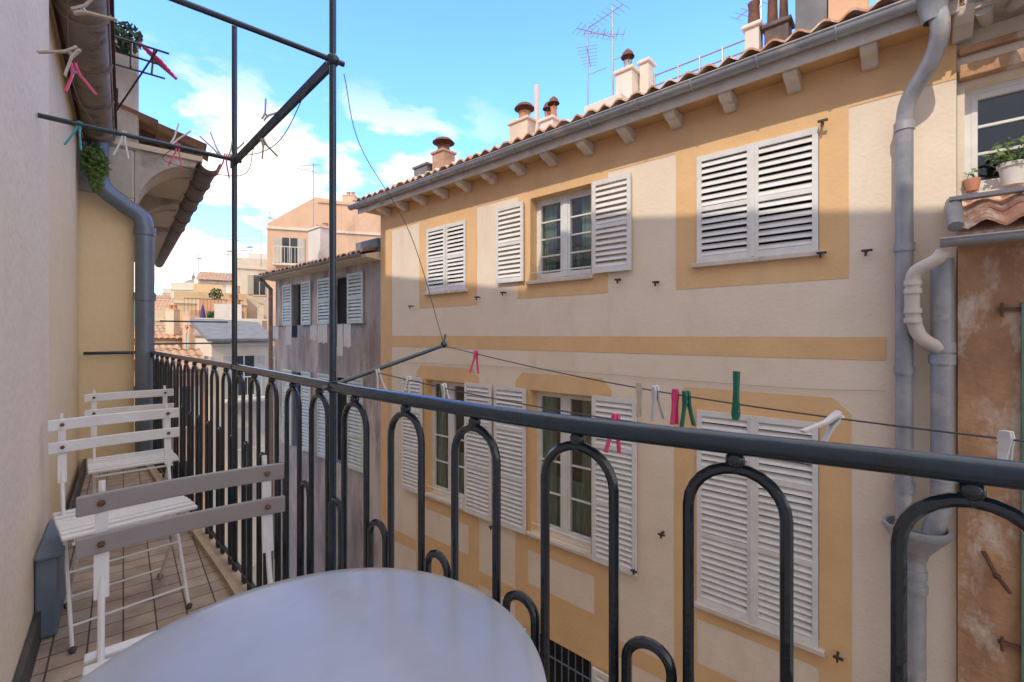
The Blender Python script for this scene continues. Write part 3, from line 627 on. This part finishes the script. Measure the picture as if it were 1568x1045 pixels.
# ------------------------------------------------------------ background buildings
def bld(name,x,y,yaw,w,d,zt,mat,roofmat=tileD,kind='gable',shm=shutg,rise=1.2,skip=.12,pitch=2.0):
    c=group(name); cw,sw=math.cos(yaw),math.sin(yaw)
    def F(a,b,z): return (x+a*cw-b*sw,y+a*sw+b*cw,z)   # front = -b side
    m=MB(); m.box(F,-w/2,w/2,0,d,GZ,zt)
    if kind=='gable': m.prism(F,[(0,zt),(d/2,zt+rise),(d,zt)],-w/2,w/2)
    if kind=='front': m.prism(lambda a,b,z:F(b,a,z),[(-w/2,zt),(-w*.12,zt+rise),(w/2,zt+rise*.8),(w/2,zt)],0,d)
    if kind=='flat':
        m.box(F,-w/2,w/2,0,.2,zt,zt+.5); m.box(F,-w/2,-w/2+.2,.2,d,zt,zt+.5); m.box(F,w/2-.2,w/2,.2,d,zt,zt+.5)
        m.box(F,-w/4,w/6,d*.4,d*.7,zt,zt+1.2)
    m.obj('walls',mat,c)
    m=MB()
    if kind=='gable':
        roof(m,F,-w/2-.2,w/2+.2,-.35,zt+.02-.35*rise/(d/2)+.06,d/2,zt+rise+.06,.28,.6,.06,4); roof(m,F,-w/2-.2,w/2+.2,d+.35,zt-.2,d/2,zt+rise+.06,.28,.6,.06,4)
    elif kind=='front':
        m.box(F,-w*.1,w/2+.05,-.06,.4,zt+rise*.82,zt+rise*.9)
    elif kind=='shed':
        m.prism(F,[(-.3,zt-.1),(-.3,zt),(d,zt+rise),(d,zt+rise-.2)],-w/2-.2,w/2+.2)
    if m.v: m.obj('roof',roofmat,c,smooth=True)
    mw=MB(); ms=MB(); mf=MB()
    mf.box(F,-w/2-.05,w/2+.05,-.07,-.001,zt-.28,zt-.16)
    for G,ww in ((F,w),(lambda a,b,z:F(w/2-b,d/2+a,z),d),(lambda a,b,z:F(-w/2+b,d/2-a,z),d)):
        nc=max(1,int(ww/pitch))
        for i in range(nc):
            for j in range(6):
                z1=zt-.7-j*2.9; z0=z1-1.5
                if z0<GZ+.3: break
                a=-ww/2+ww*(i+.5)/nc+U(-.15,.15)
                if R()<skip: continue
                z0+=U(-.1,.35); q=.36
                mw.box(G,a-q,a+q,-.012,.1,z0,z1)
                mf.box(G,a-q-.05,a+q+.05,-.04,-.001,z0-.09,z0-.012); mf.box(G,a-.02,a+.02,-.03,-.013,z0,z1)
                if R()<.7:
                    ms.box(G,a-2*q-.02,a-q-.02,-.05,-.002,z0,z1); ms.box(G,a+q+.02,a+2*q+.02,-.05,-.002,z0,z1)
                else: ms.box(G,a-q,a+q,-.05,-.031,z0,z1)
                if R()<.25:
                    for kk in range(9): mf.box(G,a-.7+kk*.17,a-.68+kk*.17,-.55,-.53,z0-.1,z0+.75)
                    mf.box(G,a-.75,a+.75,-.6,-.06,z0-.2,z0-.11); mf.box(G,a-.72,a+.72,-.56,-.52,z0+.751,z0+.79)
    mw.obj('window_openings',pm('bg_glass',(.05,.06,.07),(.03,.035,.04),3,.15,0),c); ms.obj('shutters',shm,c); mf.obj('sills_and_frames',P_white,c)
    return F
shB=pm('brown_shutters',(.34,.20,.12),(.27,.16,.10),4,.7,0); shW=pm('pale_shutters',(.52,.49,.42),(.44,.41,.36),4,.7,0)
bld('peach_house',-10.0,25,.30,6.2,7,5.9,P_peach,roofmat=P_peach,kind='front',rise=1.6,skip=.6,shm=shW)
bld('peach_house',-12.6,29,.2,3.2,6,5.6,P_or,kind='flat',skip=.4,shm=shW)
bld('white_house',-18.2,33,.5,3.4,5,5.0,P_white,kind='flat',shm=shW)
bld('cream_house',-16.6,36,.3,4.4,5,6.0,P_cr,kind='gable',shm=shB,rise=.8)
bld('cream_house',-27.5,44,.5,4.6,6,5.2,P_cr,kind='gable',shm=shB,rise=1)
bld('white_house',-33.5,48,.2,4.4,6,5.0,P_white,kind='flat',shm=shW)
bld('white_house',-36.2,47,.5,3.6,5,3.4,P_cr,kind='gable',shm=shB,rise=.8)
bld('yellow_house',-19.8,30,.6,4.0,5,2.3,P_yel,kind='flat',shm=shB)
bld('orange_house',-15.9,24.5,.7,2.4,4,.8,P_or,kind='flat')
bld('cream_house',-10.9,18.4,.78,2.1,3.0,-.15,P_cr,slate,kind='shed',rise=.85,shm=shW,pitch=1.1)
bld('white_house',-12.8,20.6,.5,2.6,2.6,.25,P_white,kind='flat',shm=shW)
bld('pink_house',-12.7,17.6,.85,1.8,3,-1.3,P_pink,kind='gable',rise=.6)
bld('yellow_house',-16.6,21.2,.85,2.2,4,-1.2,P_yel,kind='gable',rise=.6,shm=shB)
bld('pink_house',-28.5,38,.5,4,5,1.9,P_pink,kind='gable',shm=shB)
bld('cream_house',-24.5,34,.6,4,6,1.3,P_cr,kind='flat',shm=shB)
bld('orange_house',-20.8,26.5,.8,3,4,-.2,P_or,kind='gable',rise=.7,shm=shB)
bld('white_house',-46,66,.3,8,8,6.2,P_white,kind='flat',shm=shW)
bld('cream_house',-36,62,.3,8,8,7.0,P_cr,kind='gable',shm=shB)
bld('peach_house',-27,56,.2,7,8,8.0,P_peach,kind='gable',shm=shB)
dm=group('church_dome'); m=MB(); x,y=-39.2,56
m.lathe((x,y,GZ),[(1.2,0),(1.2,14.6),(1.4,14.7),(1.4,15.0)],20); m.obj('drum',P_cr,dm,smooth=True)
m=MB(); m.lathe((x,y,GZ+15.0),[(1.3*math.cos(math.pi/2*i/10)+.02,1.3*math.sin(math.pi/2*i/10)) for i in range(10)]+[(.18,1.25),(.18,1.7),(.05,1.9),(.02,2.3)],24); m.obj('dome_shell',pm('weathered_dome',(.30,.29,.25),(.22,.22,.19),2,.8,.1,10),dm,smooth=True)
for (x,y,z0,z1,s_) in ((-9.6,22,4.5,8.3,1.6),(-16.5,31,5,8.4,1.5),(-25,41,4.5,9.0,2),(-23.5,41,4.5,8,2),(-28,46,4,8.6,2),(-26.8,43,4,8,1.6),(-31,45,4,8,1.8),(-18.2,33,5,7.6,1.3)):
    antenna(IDN,x,y,z0,z1,8,U(0,3),s_)
for (x,y,z,w,mt) in ((-9.4,26.5,7.0,.7,P_peach),(-17,33,5.3,.6,P_white),(-27,45,6.0,.8,P_or),(-19,31,2.3,.6,P_white),(-15.3,25,.9,.5,P_or),(-33,50,5.4,.7,P_cr),(-20.5,27.5,.5,.5,P_cr)):
    chim('rendered_chimney',IDN,x,y,w,w,z-.5,z+1.0,mt,((-.12,.12,.25),(.14,.12,.25)),potm)
ub=group('folded_parasol'); m=MB(); bx,by=-15.9,23.4
m.tube([(bx,by,-.4),(bx,by,1.6)],.03,8); m.obj('pole',alu,ub)
m=MB(); m.lathe((bx,by,.1),[(.03,1.45),(.08,1.2),(.15,.7),(.19,.2),(.14,.0),(.03,.05)],14); m.obj('canopy',purple,ub,smooth=True)
tp=group('terrace_shrubs'); m=MB()
for (x,y,z,r_) in ((-17.0,24.5,.3,.5),(-15.4,23.4,.9,.28),(-19.0,29.2,2.6,.4),(-22.9,33.4,1.9,.6)):
    leaves(m,(x,y,z),(r_,r_,r_*1.1),260,.08)
m.obj('foliage',leafD,tp)
tr=group('terrace_railing'); m=MB()
for (p,q,z) in (((-17.0,23.6),(-14.9,25.2),1.9),):
    p=Vector((*p,z)); q=Vector((*q,z)); m.tube([p,q],.02,6)
    for i in range(17): v=p.lerp(q,i/16); m.tube([v,v-Vector((0,0,.9))],.01,4)
m.obj('bars',ironT,tr)
# ------------------------------------------------------------ ground, street, hills
g=group('ground'); m=MB(); m.quad((-3000,-3000,GZ),(3000,-3000,GZ),(3000,3000,GZ),(-3000,3000,GZ)); m.obj('terrain',grd,g)
g=group('street'); m=MB(); m.quad(FAC(-20,.9,GZ+.004),FAC(30,.9,GZ+.004),FAC(30,4.0,GZ+.004),FAC(-20,4.0,GZ+.004)); m.obj('asphalt',asph,g)
g=group('pavement'); m=MB(); m.box(FAC,-20,30,.0,.9,GZ,GZ+.12); m.obj('kerbed_slab',pave,g,bevel=.01)
g=group('hills'); m=MB(); nx,ny=80,12; vs=[]
for j in range(ny+1):
    for i in range(nx+1):
        x=-1500+3000*i/nx; y=700+80*j; prof=math.sin(j/ny*math.pi)
        h=prof*(70+30*math.sin(x*.006+1)+18*math.sin(x*.017)+8*math.sin(x*.043+j)); 
        vs.append((x,y,GZ-1+h))
m.add(vs,[(j*(nx+1)+i,j*(nx+1)+i+1,(j+1)*(nx+1)+i+1,(j+1)*(nx+1)+i) for j in range(ny) for i in range(nx)]); m.obj('ridge',hillm,g,smooth=True)
# ------------------------------------------------------------ world, sun
EL=math.radians(45); sx,sy=-.5,-.866
w=bpy.data.worlds.new("World"); bpy.context.scene.world=w; w.use_nodes=True; nt=w.node_tree; N=nt.nodes; L=nt.links
bg=N['Background']; bg.inputs['Strength'].default_value=.15
sk=N.new('ShaderNodeTexSky'); sk.sky_type='NISHITA'; sk.sun_disc=False; sk.sun_elevation=EL; sk.sun_rotation=math.radians(210); sk.air_density=1.0; sk.dust_density=.3; sk.ozone_density=1.2; sk.altitude=20
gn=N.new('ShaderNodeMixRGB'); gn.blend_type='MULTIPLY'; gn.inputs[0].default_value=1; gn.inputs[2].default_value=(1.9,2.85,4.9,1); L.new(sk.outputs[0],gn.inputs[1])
tc=N.new('ShaderNodeTexCoord'); mp=N.new('ShaderNodeMapping'); mp.inputs['Scale'].default_value=(1,1,2.2); mp.inputs['Location'].default_value=(.35,.1,.2)
nz=N.new('ShaderNodeTexNoise'); nz.inputs['Scale'].default_value=6.0; nz.inputs['Detail'].default_value=8; nz.inputs['Roughness'].default_value=.54
L.new(tc.outputs['Generated'],mp.inputs[0]); L.new(mp.outputs[0],nz.inputs['Vector'])
def ramp(a,b_):
    cr=N.new('ShaderNodeValToRGB'); cr.color_ramp.elements[0].position=a; cr.color_ramp.elements[1].position=b_; L.new(nz.outputs['Fac'],cr.inputs[0]); return cr.outputs[0]
sp=N.new('ShaderNodeSeparateXYZ'); L.new(tc.outputs['Generated'],sp.inputs[0])
def mr(src,a,b_):
    n=N.new('ShaderNodeMapRange'); n.inputs['From Min'].default_value=a; n.inputs['From Max'].default_value=b_; L.new(src,n.inputs['Value']); return n.outputs[0]
def mth(op,a,b_):
    n=N.new('ShaderNodeMath'); n.operation=op; L.new(a,n.inputs[0]); L.new(b_,n.inputs[1]); return n.outputs[0]
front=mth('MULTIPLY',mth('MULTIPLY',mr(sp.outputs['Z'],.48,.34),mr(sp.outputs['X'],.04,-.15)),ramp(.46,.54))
fill_cloud=mth('MULTIPLY',mth('MAXIMUM',mr(sp.outputs['Y'],.05,-.3),mr(sp.outputs['Z'],.62,.78)),ramp(.26,.42))  # added cloud cover overhead and behind the camera, unseen, to brighten the shade
ml=mth('MAXIMUM',front,fill_cloud)
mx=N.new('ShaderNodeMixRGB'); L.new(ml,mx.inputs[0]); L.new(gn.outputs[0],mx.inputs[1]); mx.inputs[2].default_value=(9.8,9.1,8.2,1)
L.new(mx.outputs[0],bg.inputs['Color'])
sl=bpy.data.lights.new('sun','SUN'); sl.energy=2.6; sl.angle=math.radians(.5); sl.color=(1,.90,.76)
so=bpy.data.objects.new('sun',sl); bpy.context.scene.collection.objects.link(so)
so.rotation_euler=(-Vector((sx*math.cos(EL),sy*math.cos(EL),math.sin(EL)))).to_track_quat('-Z','Y').to_euler()
# ------------------------------------------------------------ camera
cd=bpy.data.cameras.new('camera'); cd.sensor_width=36; cd.lens=16; cd.shift_y=-.006; cd.clip_start=.02; cd.clip_end=5000
co=bpy.data.objects.new('camera',cd); bpy.context.scene.collection.objects.link(co); co.rotation_euler=(math.radians(90),0,0); bpy.context.scene.camera=co
sc=bpy.context.scene; sc.view_settings.view_transform='Standard'; sc.view_settings.look='None'; sc.view_settings.exposure=0
